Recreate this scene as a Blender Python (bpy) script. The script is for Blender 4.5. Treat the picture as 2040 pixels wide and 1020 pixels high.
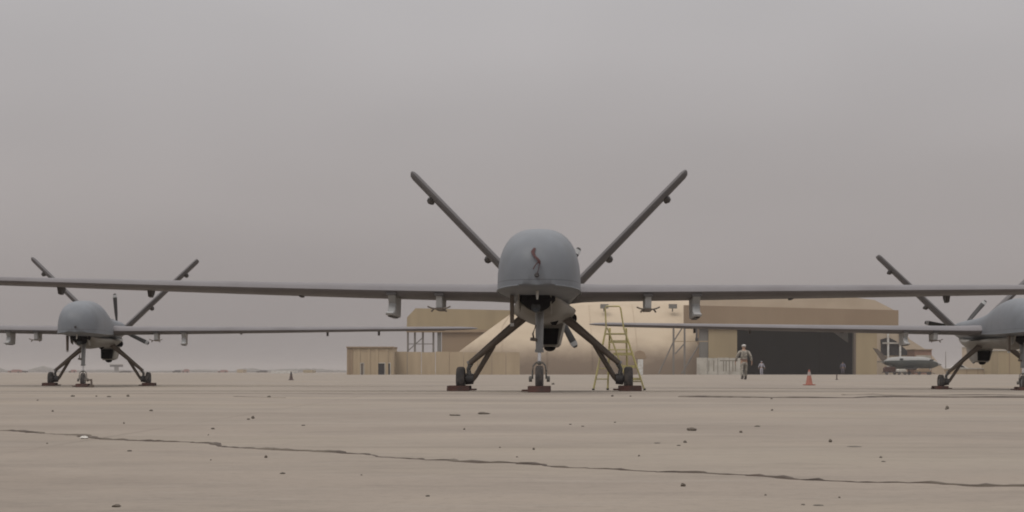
import bpy, bmesh, math, random
from mathutils import Vector, Matrix
random.seed(7)
R = math.radians
for o in list(bpy.data.objects): bpy.data.objects.remove(o)
sc = bpy.context.scene
C = sc.collection

# ------------------------------------------------------------ camera
F = 3070.0            # focal length in photo pixels (photo 2040 wide)
HZ = 741.0            # photo row of the horizon
CZ = 0.35             # camera height
cd = bpy.data.cameras.new("camera"); cam = bpy.data.objects.new("camera", cd); C.objects.link(cam)
cam.location = (0, 0, CZ); cam.rotation_euler = (R(90), 0, 0)
cd.sensor_width = 36; cd.lens = 36*F/2040; cd.shift_y = (HZ-510)/2040
cd.clip_start = .05; cd.clip_end = 12000
cd.dof.use_dof = False
sc.camera = cam

# ------------------------------------------------------------ sky
SUN_EL, SUN_AZ = 58, 215   # azimuth clockwise from +Y
w = bpy.data.worlds.new("World"); sc.world = w; w.use_nodes = True
nt = w.node_tree; nt.nodes.clear()
def wn(t): return nt.nodes.new(t)
out = wn('ShaderNodeOutputWorld'); add = wn('ShaderNodeAddShader')
b1 = wn('ShaderNodeBackground'); b2 = wn('ShaderNodeBackground')
sky = wn('ShaderNodeTexSky'); sky.sky_type = 'NISHITA'; sky.sun_disc = False
sky.sun_elevation = R(SUN_EL); sky.sun_rotation = R(SUN_AZ); sky.dust_density = 6; sky.air_density = 1
hs = wn('ShaderNodeHueSaturation'); hs.inputs['Saturation'].default_value = .25
nt.links.new(sky.outputs[0], hs.inputs['Color']); nt.links.new(hs.outputs[0], b1.inputs[0]); b1.inputs[1].default_value = .008
tc = wn('ShaderNodeTexCoord'); sep = wn('ShaderNodeSeparateXYZ'); nt.links.new(tc.outputs['Generated'], sep.inputs[0])
ramp = wn('ShaderNodeValToRGB'); cr = ramp.color_ramp
stops = [(0, (.288, .260, .254)), (.05, (.312, .283, .277)), (.12, (.36, .332, .327)), (.24, (.445, .428, .432)), (.5, (.84, .82, .81)), (1, (1.35, 1.32, 1.30))]
while len(cr.elements) < len(stops): cr.elements.new(.5)
for e, (p, c) in zip(cr.elements, stops): e.position = p; e.color = (*c, 1)
nt.links.new(sep.outputs['Z'], ramp.inputs[0])
mp = wn('ShaderNodeMapping'); mp.inputs['Scale'].default_value = (1, 1, 2.6); nt.links.new(tc.outputs['Generated'], mp.inputs[0])
mp.inputs['Location'].default_value = (.35, .2, .15)
nz = wn('ShaderNodeTexNoise'); nz.inputs['Scale'].default_value = 3.2; nz.inputs['Detail'].default_value = 2; nz.inputs['Roughness'].default_value = .45
nt.links.new(mp.outputs[0], nz.inputs['Vector'])
mr = wn('ShaderNodeMapRange'); mr.inputs[1].default_value = .3; mr.inputs[2].default_value = .7; mr.inputs[3].default_value = .93; mr.inputs[4].default_value = 1.07
nt.links.new(nz.outputs[0], mr.inputs[0])
mul = wn('ShaderNodeVectorMath'); mul.operation = 'SCALE'; nt.links.new(ramp.outputs[0], mul.inputs[0]); nt.links.new(mr.outputs[0], mul.inputs['Scale'])
nt.links.new(mul.outputs[0], b2.inputs[0]); b2.inputs[1].default_value = 1.0
nt.links.new(b1.outputs[0], add.inputs[0]); nt.links.new(b2.outputs[0], add.inputs[1]); nt.links.new(add.outputs[0], out.inputs[0])

sl = bpy.data.lights.new("sun", 'SUN'); so = bpy.data.objects.new("sun", sl); C.objects.link(so)
sl.energy = .85; sl.angle = R(25); sl.color = (1, .95, .88)
d = Vector((math.sin(R(SUN_AZ))*math.cos(R(SUN_EL)), math.cos(R(SUN_AZ))*math.cos(R(SUN_EL)), math.sin(R(SUN_EL))))
so.rotation_euler = d.to_track_quat('Z', 'Y').to_euler(); so.location = d*60
sc.view_settings.view_transform = 'Standard'; sc.view_settings.look = 'None'; sc.view_settings.gamma = 1; sc.view_settings.exposure = 0
sc.cycles.volume_bounces = 1
sc.cycles.filter_width = 1.9

# ------------------------------------------------------------ helpers
def sst(a, b, x):
    t = max(0, min(1, (x-a)/(b-a))); return t*t*(3-2*t)
def gz(x, y):      # the apron is not quite level
    z = .125*(1-sst(14, 34, y))
    z += (-.0038*max(0, min(16, x))+.002*max(0, min(16, -x)))*sst(22, 34, y)*(1-sst(60, 120, y))
    return z
def P(px, py, Y): return Vector(((px-1020)/F*Y, Y, CZ+(HZ-py)/F*Y))
def X(px, Y): return (px-1020)/F*Y
def Z(py, Y): return CZ+(HZ-py)/F*Y
def onground(px, py):
    z = .1; y = 10
    for _ in range(40):
        y = (CZ-z)*F/(py-HZ); x = (px-1020)/F*y; z = gz(x, y)
    return Vector((x, y, z))

class MB:
    def __init__(s): s.v = []; s.f = []
    def add(s, vs, fs):
        n = len(s.v); s.v += [tuple(v) for v in vs]; s.f += [tuple(i+n for i in f) for f in fs]; return s
    def box(s, x0, x1, y0, y1, z0, z1, m=None):
        vs = [Vector((x, y, z)) for z in (z0, z1) for y in (y0, y1) for x in (x0, x1)]
        if m: vs = [m@v for v in vs]
        return s.add(vs, [(0, 2, 3, 1), (4, 5, 7, 6), (0, 1, 5, 4), (2, 6, 7, 3), (0, 4, 6, 2), (1, 3, 7, 5)])
    def rings(s, rs, cap=True, closed=False):
        n = len(rs[0]); vs = [p for r in rs for p in r]; fs = []
        k = len(rs)
        for i in range(k if closed else k-1):
            for j in range(n):
                a = i*n+j; b = i*n+(j+1) % n; c = ((i+1) % k)*n+(j+1) % n; e = ((i+1) % k)*n+j
                fs.append((a, b, c, e))
        if cap and not closed: fs += [tuple(range(n))[::-1], tuple(range((k-1)*n, k*n))]
        return s.add(vs, fs)
    def tube(s, pts, r, n=10, flat=1.0):
        pts = [Vector(p) for p in pts]; rr = r if isinstance(r, (list, tuple)) else [r]*len(pts); rs = []
        for i, p in enumerate(pts):
            t = (pts[min(i+1, len(pts)-1)]-pts[max(i-1, 0)]).normalized()
            up = Vector((0, 0, 1)) if abs(t.z) < .95 else Vector((0, 1, 0))
            a = t.cross(up).normalized(); b = a.cross(t)
            rs.append([p+a*math.cos(q)*rr[i]*flat+b*math.sin(q)*rr[i] for q in [2*math.pi*j/n for j in range(n)]])
        return s.rings(rs)
    def lathe(s, c, axis, prof, n=20):      # prof: (dist along axis, radius)
        c = Vector(c); ax = Vector(axis).normalized(); u = ax.orthogonal().normalized(); v = ax.cross(u)
        return s.rings([[c+ax*h+(u*math.cos(q)+v*math.sin(q))*max(r, 1e-4) for q in [2*math.pi*j/n for j in range(n)]] for h, r in prof])
    def ball(s, c, rx, ry=None, rz=None, n=14, m=8):
        ry = ry or rx; rz = rz or rx; c = Vector(c)
        return s.rings([[c+Vector((rx*math.cos(q)*math.sin(t), ry*math.sin(q)*math.sin(t), -rz*math.cos(t))) for q in [2*math.pi*j/n for j in range(n)]] for t in [max(.02, min(math.pi-.02, math.pi*i/m)) for i in range(m+1)]])
    def prism(s, poly, axis, a, b):   # poly of 2D points extruded along axis
        def mk(u, v, h):
            return {'x': (h, u, v), 'y': (u, h, v), 'z': (u, v, h)}[axis]
        n = len(poly); vs = [mk(u, v, a) for u, v in poly]+[mk(u, v, b) for u, v in poly]
        fs = [tuple(range(n)), tuple(range(n, 2*n))[::-1]]+[(i, (i+n), (i+1) % n+n, (i+1) % n) for i in range(n)]
        return s.add(vs, fs)

def obj(name, mb, mat, parent=None, smooth=False, bevel=0, angle=40):
    me = bpy.data.meshes.new(name); me.from_pydata(mb.v, [], mb.f)
    bm = bmesh.new(); bm.from_mesh(me); bmesh.ops.recalc_face_normals(bm, faces=bm.faces); bm.to_mesh(me); bm.free()
    me.materials.append(mat)
    if smooth:
        me.polygons.foreach_set('use_smooth', [True]*len(me.polygons))
        me.set_sharp_from_angle(angle=R(angle))
    o = bpy.data.objects.new(name, me); C.objects.link(o)
    if parent: o.parent = parent
    if bevel:
        b = o.modifiers.new('bevel', 'BEVEL'); b.width = bevel; b.segments = 2; b.limit_method = 'ANGLE'; b.angle_limit = R(35)
    return o
def tag(o, label=None, cat=None, group=None, kind=None):
    if label: o['label'] = label
    if cat: o['category'] = cat
    if group: o['group'] = group
    if kind: o['kind'] = kind
    return o
def empty(name, loc, rz=0):
    o = bpy.data.objects.new(name, None); C.objects.link(o); o.location = loc; o.rotation_euler = (0, 0, rz); o.empty_display_size = .1; return o

# ------------------------------------------------------------ materials
def mat(name, col, rough=.6, var=.12, scale=6, metal=0, stretch=(1, 1, 1), bump=0, dirt=None, dscale=1.5, spec=None, lo=.4, hi=.65):
    m = bpy.data.materials.new(name); m.use_nodes = True; t = m.node_tree; b = t.nodes['Principled BSDF']
    tc = t.nodes.new('ShaderNodeTexCoord'); mp = t.nodes.new('ShaderNodeMapping'); mp.inputs['Scale'].default_value = stretch
    t.links.new(tc.outputs['Object'], mp.inputs[0])
    n = t.nodes.new('ShaderNodeTexNoise'); n.inputs['Scale'].default_value = scale; n.inputs['Detail'].default_value = 6; n.inputs['Roughness'].default_value = .6
    t.links.new(mp.outputs[0], n.inputs['Vector'])
    r = t.nodes.new('ShaderNodeValToRGB'); r.color_ramp.elements[0].position = .3; r.color_ramp.elements[1].position = .7
    r.color_ramp.elements[0].color = (*[c*(1-var) for c in col], 1); r.color_ramp.elements[1].color = (*[c*(1+var) for c in col], 1)
    t.links.new(n.outputs[0], r.inputs[0]); src = r.outputs[0]
    if dirt:
        n2 = t.nodes.new('ShaderNodeTexNoise'); n2.inputs['Scale'].default_value = dscale; n2.inputs['Detail'].default_value = 8
        t.links.new(mp.outputs[0], n2.inputs['Vector'])
        r2 = t.nodes.new('ShaderNodeMapRange'); r2.inputs[1].default_value = lo; r2.inputs[2].default_value = hi
        t.links.new(n2.outputs[0], r2.inputs[0])
        mx = t.nodes.new('ShaderNodeMix'); mx.data_type = 'RGBA'; mx.inputs['B'].default_value = (*dirt, 1)
        t.links.new(src, mx.inputs['A']); t.links.new(r2.outputs[0], mx.inputs['Factor']); src = mx.outputs['Result']
    t.links.new(src, b.inputs['Base Color'])
    b.inputs['Roughness'].default_value = rough; b.inputs['Metallic'].default_value = metal
    if spec is not None: b.inputs['Specular IOR Level'].default_value = spec
    if bump:
        bp = t.nodes.new('ShaderNodeBump'); bp.inputs['Strength'].default_value = bump; bp.inputs['Distance'].default_value = .02
        t.links.new(n.outputs[0], bp.inputs['Height']); t.links.new(bp.outputs[0], b.inputs['Normal'])
    return m
M = {}
M['grey'] = mat('airframe grey paint', (0.149, 0.160, 0.178), .45, .05, 3, dirt=(0.117, 0.122, 0.131), dscale=2.2, lo=.5, hi=.85, spec=.25)
M['greywing'] = mat('wing grey paint', (0.188, 0.178, 0.184), .55, .06, 3, dirt=(0.144, 0.132, 0.136), dscale=1.5, lo=.5, hi=.8, spec=.1)
M['fin'] = mat('fin grey paint', (.135, .128, .13), .55, .06, 3, dirt=(.105, .098, .10), dscale=1.5, lo=.5, hi=.8, spec=.1)
M['belly'] = mat('pale belly paint', (0.200, 0.188, 0.168), .5, .06, 4, dirt=(0.160, 0.144, 0.120), dscale=3, lo=.5, hi=.8)
M['strut'] = mat('brown composite strut', (0.104, 0.081, 0.063), .55, .15, 8)
M['palestrut'] = mat('pale metal strut', (.21, .21, .21), .4, .08, 10, metal=.2)
M['chrome'] = mat('polished piston', (.7, .7, .7), .18, .03, 10, metal=.9)
M['tyre'] = mat('tyre rubber', (.05, .046, .046), .85, .2, 20, dirt=(.10, .085, .075), dscale=12)
M['rim'] = mat('wheel rim', (.2, .2, .2), .5, .1, 10)
M['black'] = mat('black bay interior', (.008, .007, .008), .8, .2, 10, spec=.05)
M['dark'] = mat('dark fitting', (.05, .045, .045), .6, .1, 12)
M['blade'] = mat('propeller blade black', (.03, .028, .028), .45, .1, 6)
M['pylon'] = mat('pylon pale grey', (0.357, 0.357, 0.357), .5, .06, 8)
M['chock'] = mat('chock red brown wood', (0.068, 0.026, 0.019), .85, .3, 14, dirt=(0.040, 0.024, 0.020), dscale=8)
M['ribbon'] = mat('red ribbon', (.06, .02, .02), .8, .15, 20)
M['white'] = mat('white paint', (0.578, 0.578, 0.561), .5, .04, 5, dirt=(0.425, 0.391, 0.340), dscale=3)
M['yellow'] = mat('ladder yellow', (0.425, 0.374, 0.145), .55, .08, 8, dirt=(0.340, 0.297, 0.162), dscale=6)
M['rubber'] = mat('rubber foot', (.03, .03, .03), .8)
M['shelter'] = mat('shelter pale render', (0.440, 0.360, 0.272), .9, .06, .15, dirt=(0.384, 0.308, 0.228), dscale=.25, lo=.45, hi=.7, bump=.1)
M['tan'] = mat('tan cladding', (0.334, 0.264, 0.163), .9, .06, .5, stretch=(1, 1, .15), dirt=(0.273, 0.216, 0.132), dscale=.3, lo=.42, hi=.7)
M['tan2'] = mat('tan precast wall', (0.391, 0.306, 0.204), .9, .08, .8, stretch=(1, 1, .2), dirt=(0.306, 0.238, 0.157), dscale=.35, lo=.4, hi=.7)
M['tandark'] = mat('brown fascia', (0.272, 0.200, 0.132), .9, .06, .3, stretch=(1, 1, .3), dirt=(0.240, 0.172, 0.112), dscale=.2)
M['stain'] = mat('weathered base', (.24, .185, .14), .95, .15, .8, dirt=(.37, .3, .23), dscale=.6)
M['greycol'] = mat('grey pillar', (0.170, 0.162, 0.149), .9, .06, 1)
M['frame'] = mat('steel frame', (0.170, 0.153, 0.136), .8, .1, 1)
M['barrier'] = mat('barrier white', (0.448, 0.424, 0.376), .9, .06, 1, dirt=(0.320, 0.296, 0.256), dscale=1)
M['slot'] = mat('barrier slot', (.2, .18, .15), .9, .06, 1)
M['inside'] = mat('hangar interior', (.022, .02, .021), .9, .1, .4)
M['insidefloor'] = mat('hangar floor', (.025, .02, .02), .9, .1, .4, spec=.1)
M['orange'] = mat('cone orange', (.28, .10, .07), .7, .1, 8)
M['conewhite'] = mat('cone collar', (.30, .25, .235), .6, .1, 8)
M['conedark'] = mat('dark cone', (.08, .055, .05), .8, .1, 8)
M['glass'] = mat('dark glass', (.02, .025, .03), .15, .1, 3)
M['brownwall'] = mat('red brown wall', (.25, .15, .11), .9, .1, 1)
M['trees'] = mat('far foliage', (0.080, 0.076, 0.060), .9, .3, .2)
M['trunk'] = mat('trunk', (.1, .08, .06), .9, .2, 2)
M['redfar'] = mat('far red paint', (.25, .13, .11), .7, .1, 1)
M['planewhite'] = mat('plane off white', (.24, .235, .225), .5, .06, 1)
M['planegrey'] = mat('plane grey green', (.075, .085, .082), .5, .1, 1)
M['skin'] = mat('skin', (.32, .2, .14), .6, .05, 10)
M['camo'] = mat('camouflage cloth', (0.288, 0.264, 0.228), .9, .2, 9, dirt=(0.176, 0.160, 0.136), dscale=10, lo=.46, hi=.54)
M['boot'] = mat('boots', (.05, .04, .035), .8)
M['belt'] = mat('belt', (.18, .11, .09), .8)
M['cap'] = mat('cap', (.42, .40, .38), .9, .1, 12)
M['whitecloth'] = mat('white cloth', (.36, .35, .40), .9, .1, 6)
M['stone'] = mat('stone', (0.104, 0.085, 0.068), .9, .25, 30)
M['chip'] = mat('dusty chip', (0.112, 0.096, 0.079), .9, .2, 30)
M['scrap'] = mat('paper scrap', (0.480, 0.456, 0.424), .8)
M['crack'] = mat('crack filler', (0.059, 0.043, 0.034), .95, .35, 8, dirt=(0.119, 0.098, 0.077), dscale=5, lo=.48, hi=.62)

def zstain(m, col, z0, z1, amp=2.0, k=.85):
    t = m.node_tree; b = t.nodes['Principled BSDF']; src = b.inputs['Base Color'].links[0].from_socket
    tc = t.nodes.new('ShaderNodeTexCoord'); sp = t.nodes.new('ShaderNodeSeparateXYZ'); t.links.new(tc.outputs['Object'], sp.inputs[0])
    n = t.nodes.new('ShaderNodeTexNoise'); n.inputs['Scale'].default_value = .35; n.inputs['Detail'].default_value = 7; n.inputs['Roughness'].default_value = .65; t.links.new(tc.outputs['Object'], n.inputs['Vector'])
    a = t.nodes.new('ShaderNodeMath'); a.operation = 'MULTIPLY_ADD'; t.links.new(n.outputs[0], a.inputs[0]); a.inputs[1].default_value = amp*2; t.links.new(sp.outputs['Z'], a.inputs[2])
    r = t.nodes.new('ShaderNodeMapRange'); r.inputs[1].default_value = z0+amp; r.inputs[2].default_value = z1+amp; r.inputs[3].default_value = k; r.inputs[4].default_value = 0; t.links.new(a.outputs[0], r.inputs[0])
    mx = t.nodes.new('ShaderNodeMix'); mx.data_type = 'RGBA'; t.links.new(src, mx.inputs['A']); mx.inputs['B'].default_value = (*col, 1); t.links.new(r.outputs[0], mx.inputs['Factor']); t.links.new(mx.outputs['Result'], b.inputs['Base Color'])
M['vault'] = mat('shelter vault render', (0.437, 0.355, 0.261), .95, .06, .15, dirt=(0.390, 0.312, 0.226), dscale=.25, lo=.45, hi=.7)
zstain(M['vault'], (.21, .16, .12), 1.6, 4.8, 1.8, .95)
def panel_lines(m, ys, zs, wid=.006, dark=.72):
    t = m.node_tree; b = t.nodes['Principled BSDF']; src = b.inputs['Base Color'].links[0].from_socket
    tc = t.nodes.new('ShaderNodeTexCoord'); sp = t.nodes.new('ShaderNodeSeparateXYZ'); t.links.new(tc.outputs['Object'], sp.inputs[0]); acc = None
    for ax, vals in (('Y', ys), ('Z', zs), ('X', (0.0,) if ys else ())):
        for v_ in vals:
            c = t.nodes.new('ShaderNodeMath'); c.operation = 'COMPARE'; t.links.new(sp.outputs[ax], c.inputs[0]); c.inputs[1].default_value = v_; c.inputs[2].default_value = wid
            if ax == 'X': continue
            if acc is None: acc = c.outputs[0]
            else:
                a = t.nodes.new('ShaderNodeMath'); a.operation = 'MAXIMUM'; t.links.new(acc, a.inputs[0]); t.links.new(c.outputs[0], a.inputs[1]); acc = a.outputs[0]
    sc2 = t.nodes.new('ShaderNodeMath'); sc2.operation = 'MULTIPLY'; t.links.new(acc, sc2.inputs[0]); sc2.inputs[1].default_value = 1-dark
    mx = t.nodes.new('ShaderNodeMix'); mx.data_type = 'RGBA'; t.links.new(src, mx.inputs['A']); mx.inputs['B'].default_value = (.03, .03, .035, 1); t.links.new(sc2.outputs[0], mx.inputs['Factor']); t.links.new(mx.outputs['Result'], b.inputs['Base Color'])
panel_lines(M['grey'], (.62, 1.95, 3.05, 4.4, 5.6), (1.235,), .005, .6)
# ground
m = bpy.data.materials.new('apron concrete'); m.use_nodes = True; t = m.node_tree; b = t.nodes['Principled BSDF']
b.inputs['Roughness'].default_value = .9; b.inputs['Specular IOR Level'].default_value = .2
tc = t.nodes.new('ShaderNodeTexCoord')
def noise(scale, det, st=(1, 1, 1), rough=.6):
    mp = t.nodes.new('ShaderNodeMapping'); mp.inputs['Scale'].default_value = st; t.links.new(tc.outputs['Object'], mp.inputs[0])
    n = t.nodes.new('ShaderNodeTexNoise'); n.inputs['Scale'].default_value = scale; n.inputs['Detail'].default_value = det; n.inputs['Roughness'].default_value = rough
    t.links.new(mp.outputs[0], n.inputs['Vector']); return n.outputs[0]
def mrange(s, a, bb, c, dd):
    r = t.nodes.new('ShaderNodeMapRange'); t.links.new(s, r.inputs[0])
    for i, v in enumerate((a, bb, c, dd)): r.inputs[i+1].default_value = v
    return r.outputs[0]
def mixc(f, A, B):
    mx = t.nodes.new('ShaderNodeMix'); mx.data_type = 'RGBA'; t.links.new(f, mx.inputs['Factor'])
    for k, v in (('A', A), ('B', B)):
        if isinstance(v, tuple): mx.inputs[k].default_value = (*v, 1)
        else: t.links.new(v, mx.inputs[k])
    return mx.outputs['Result']
c = mixc(mrange(noise(.22, 5, (1, 1.6, 1)), .35, .65, 0, 1), (0.224, 0.188, 0.157), (0.287, 0.245, 0.206))
c = mixc(mrange(noise(1.3, 8, (.5, 1, 1), .7), .45, .75, 0, .55), c, (0.182, 0.158, 0.135))
c = mixc(mrange(noise(5, 10, (.35, 1, 1), .75), .5, .8, 0, .8), c, (0.139, 0.119, 0.102))
c = mixc(mrange(noise(9, 6, (.3, 1, 1), .7), .56, .8, 0, .6), c, (0.310, 0.277, 0.241))
c = mixc(mrange(noise(60, 4, (.6, 1, 1), .8), .5, .75, 0, .55), c, (0.145, 0.125, 0.106))
c = mixc(mrange(noise(.7, 3, (.12, 1, 1), .5), .55, .75, 0, .5), c, (0.310, 0.277, 0.238))
c = mixc(mrange(noise(.35, 4, (.5, 1, 1), .5), .5, .72, 0, .45), c, (.285, .232, .168))
c = mixc(mrange(noise(.28, 4, (.45, 1.3, 1), .5), .52, .75, 0, .45), c, (.225, .212, .19))
# slab joints every 6 m, partly filled with dust
sp = t.nodes.new('ShaderNodeSeparateXYZ'); t.links.new(tc.outputs['Object'], sp.inputs[0])
def joints(ch, off, wid):
    a = t.nodes.new('ShaderNodeMath'); a.operation = 'ADD'; a.inputs[1].default_value = off; t.links.new(sp.outputs[ch], a.inputs[0])
    p = t.nodes.new('ShaderNodeMath'); p.operation = 'PINGPONG'; p.inputs[1].default_value = 3.0; t.links.new(a.outputs[0], p.inputs[0])
    return mrange(p.outputs[0], 0, wid, .55, 0)
brk = mrange(noise(.5, 4), .4, .6, .15, 1)
mm = t.nodes.new('ShaderNodeMath'); mm.operation = 'MULTIPLY'; t.links.new(joints('Y', -16.6, .10), mm.inputs[0]); t.links.new(brk, mm.inputs[1])
c = mixc(mm.outputs[0], c, (0.132, 0.109, 0.089))
mm = t.nodes.new('ShaderNodeMath'); mm.operation = 'MULTIPLY'; t.links.new(joints('X', 1.4, .02), mm.inputs[0]); t.links.new(brk, mm.inputs[1])
c = mixc(mm.outputs[0], c, (0.145, 0.119, 0.099))
t.links.new(c, b.inputs['Base Color'])
bp = t.nodes.new('ShaderNodeBump'); bp.inputs['Strength'].default_value = .35; bp.inputs['Distance'].default_value = .01
t.links.new(noise(14, 8, (.5, 1, 1), .7), bp.inputs['Height']); t.links.new(bp.outputs[0], b.inputs['Normal'])
M['ground'] = m

# ------------------------------------------------------------ ground sheet
ys = [-30, -15, -6]+[i*.5 for i in range(0, 100)]+[50+i*3 for i in range(30)]+[140, 160, 200, 260, 350, 500, 800, 1300, 2200, 3200]
xs = [-3200, -1500, -700, -300, -150, -80, -50]+[i*1.0 for i in range(-40, 41)]+[50, 80, 150, 300, 700, 1500, 3200]
g = MB(); nx = len(xs)
g.add([(x, y, gz(x, y)) for y in ys for x in xs], [(j*nx+i, j*nx+i+1, (j+1)*nx+i+1, (j+1)*nx+i) for j in range(len(ys)-1) for i in range(nx-1)])
go = obj('ground', g, M['ground'], smooth=True); tag(go, kind='structure')

def crack(name, pts, h, wd, seed, gap=.0, sub=26, jag=.5):
    rnd = random.Random(seed); path = []
    ps = [onground(*p) for p in pts]
    for a, b_ in zip(ps[:-1], ps[1:]):
        L = (b_-a).length; n = max(2, int(L*sub))
        for i in range(n): path.append(a.lerp(b_, i/n))
    mb = MB(); amp = 0; h0 = h; wd0 = wd; run = []; off = 0; hh = h; ww = wd
    lf = 0; jit = 0
    for i, p in enumerate(path):
        off = off*.9+rnd.uniform(-1, 1)*wd*jag; lf = lf*.93+rnd.uniform(-.4, .4)
        lf = max(-.5, min(.6, lf)); k_ = max(.35, min(1.5, .8+lf+rnd.uniform(-.25, .25))); hh = h*k_; ww = wd*max(.4, k_)
        t = (path[min(i+1, len(path)-1)]-path[max(0, i-1)]).normalized(); nrm = Vector((-t.y, t.x, 0))
        q = p+nrm*off; z = gz(q.x, q.y)
        run.append([Vector((*(q-nrm*ww).xy, z-.004)), Vector((*(q-nrm*ww*.5).xy, z+hh*.8)), Vector((*(q+nrm*ww*.1).xy, z+hh)), Vector((*(q+nrm*ww*.7).xy, z+hh*.5)), Vector((*(q+nrm*ww).xy, z-.004))])
    if len(run) > 1: mb.rings(run)
    o = obj(name, mb, M['crack']); tag(o, kind='structure'); return o
crack('ground_crack', [(-250, 846), (0, 857), (110, 864), (170, 868), (205, 875), (400, 883), (430, 889), (520, 894), (600, 899), (720, 906), (800, 913), (900, 918), (960, 922), (1010, 922), (1110, 931), (1200, 935), (1290, 941), (1400, 945), (1480, 947), (1600, 955), (1750, 961), (1850, 963), (1930, 969), (2040, 970), (2300, 980)], .0040, .017, 3, sub=60, jag=.7)
crack('ground_crack', [(1355, 791), (1500, 792.5), (1700, 793), (1780, 791), (1900, 792), (2040, 792), (2200, 793)], .0105, .06, 5, sub=6)
crack('ground_crack', [(470, 790), (530, 792), (605, 793)], .004, .03, 8, sub=5)
crack('ground_crack', [(-60, 784), (300, 784.5), (600, 784), (1020, 785.5), (1350, 784)], .0035, .03, 9, gap=.25, sub=3)
crack('ground_crack', [(1680, 787), (1740, 785.5), (1800, 788), (1980, 786.5), (2080, 789)], .005, .03, 12, gap=.1, sub=4)

# ------------------------------------------------------------ the drones
def foil(x, yl, chord, th, z, n=9, tilt=0):
    top = []; bot = []
    for i in range(n+1):
        c_ = (1-math.cos(math.pi*i/n))/2
        tt = 5*th*(.2969*math.sqrt(c_)-.126*c_-.3516*c_**2+.2843*c_**3-.1015*c_**4)
        top.append((yl+c_*chord, tt*1.15+.02*chord*math.sin(math.pi*c_))); bot.append((yl+c_*chord, -tt*.85+.02*chord*math.sin(math.pi*c_)))
    pts = top+bot[::-1][1:-1]
    return [Vector((x, y, z+zz)) for y, zz in pts]
def sring(y, w_, zt, zc, zb, n=32, e=.74, eb=.9):
    r = []
    for j in range(n):
        a = 2*math.pi*j/n; ca, sa = math.cos(a), math.sin(a)
        if sa >= 0: r.append(Vector((math.copysign(w_*abs(ca)**e, ca), y, zc+(zt-zc)*abs(sa)**e)))
        elif eb != .9: r.append(Vector((math.copysign(w_*abs(ca)**eb, ca), y, zc-(zc-zb)*abs(sa)**eb)))
        else: r.append(Vector((w_*ca, y, zc-(zc-zb)*(1-ca*ca))))
    return r
def interp(S, k):
    out_ = []
    for i in range(len(S)-1):
        p0 = S[max(0, i-1)]; p1 = S[i]; p2 = S[i+1]; p3 = S[min(len(S)-1, i+2)]
        for j in range(k):
            u = j/k
            out_.append(tuple(.5*((2*b_)+(c_-a)*u+(2*a-5*b_+4*c_-d_)*u*u+(-a+3*b_-3*c_+d_)*u**3) for a, b_, c_, d_ in zip(p0, p1, p2, p3)))
    out_.append(S[-1]); return out_
def wheel(parent, c, rad, wid, name='wheel'):
    mb = MB(); h = wid/2
    mb.lathe(c, (1, 0, 0), [(-h*.55, rad*.55), (-h*.9, rad*.66), (-h, rad*.82), (-h*.8, rad*.95), (-h*.4, rad*.995), (0, rad), (h*.4, rad*.995), (h*.8, rad*.95), (h, rad*.82), (h*.9, rad*.66), (h*.55, rad*.55)], 28)
    w_ = obj(name, mb, M['tyre'], parent, True)
    r_ = MB(); r_.lathe(c, (1, 0, 0), [(-h*.8, .02), (-h*.8, rad*.3), (-h*.6, rad*.5), (-h*.5, rad*.57), (h*.5, rad*.57), (h*.6, rad*.5), (h*.8, rad*.3), (h*.8, .02)], 20)
    obj('rim', r_, M['rim'], w_, True); return w_

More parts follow.
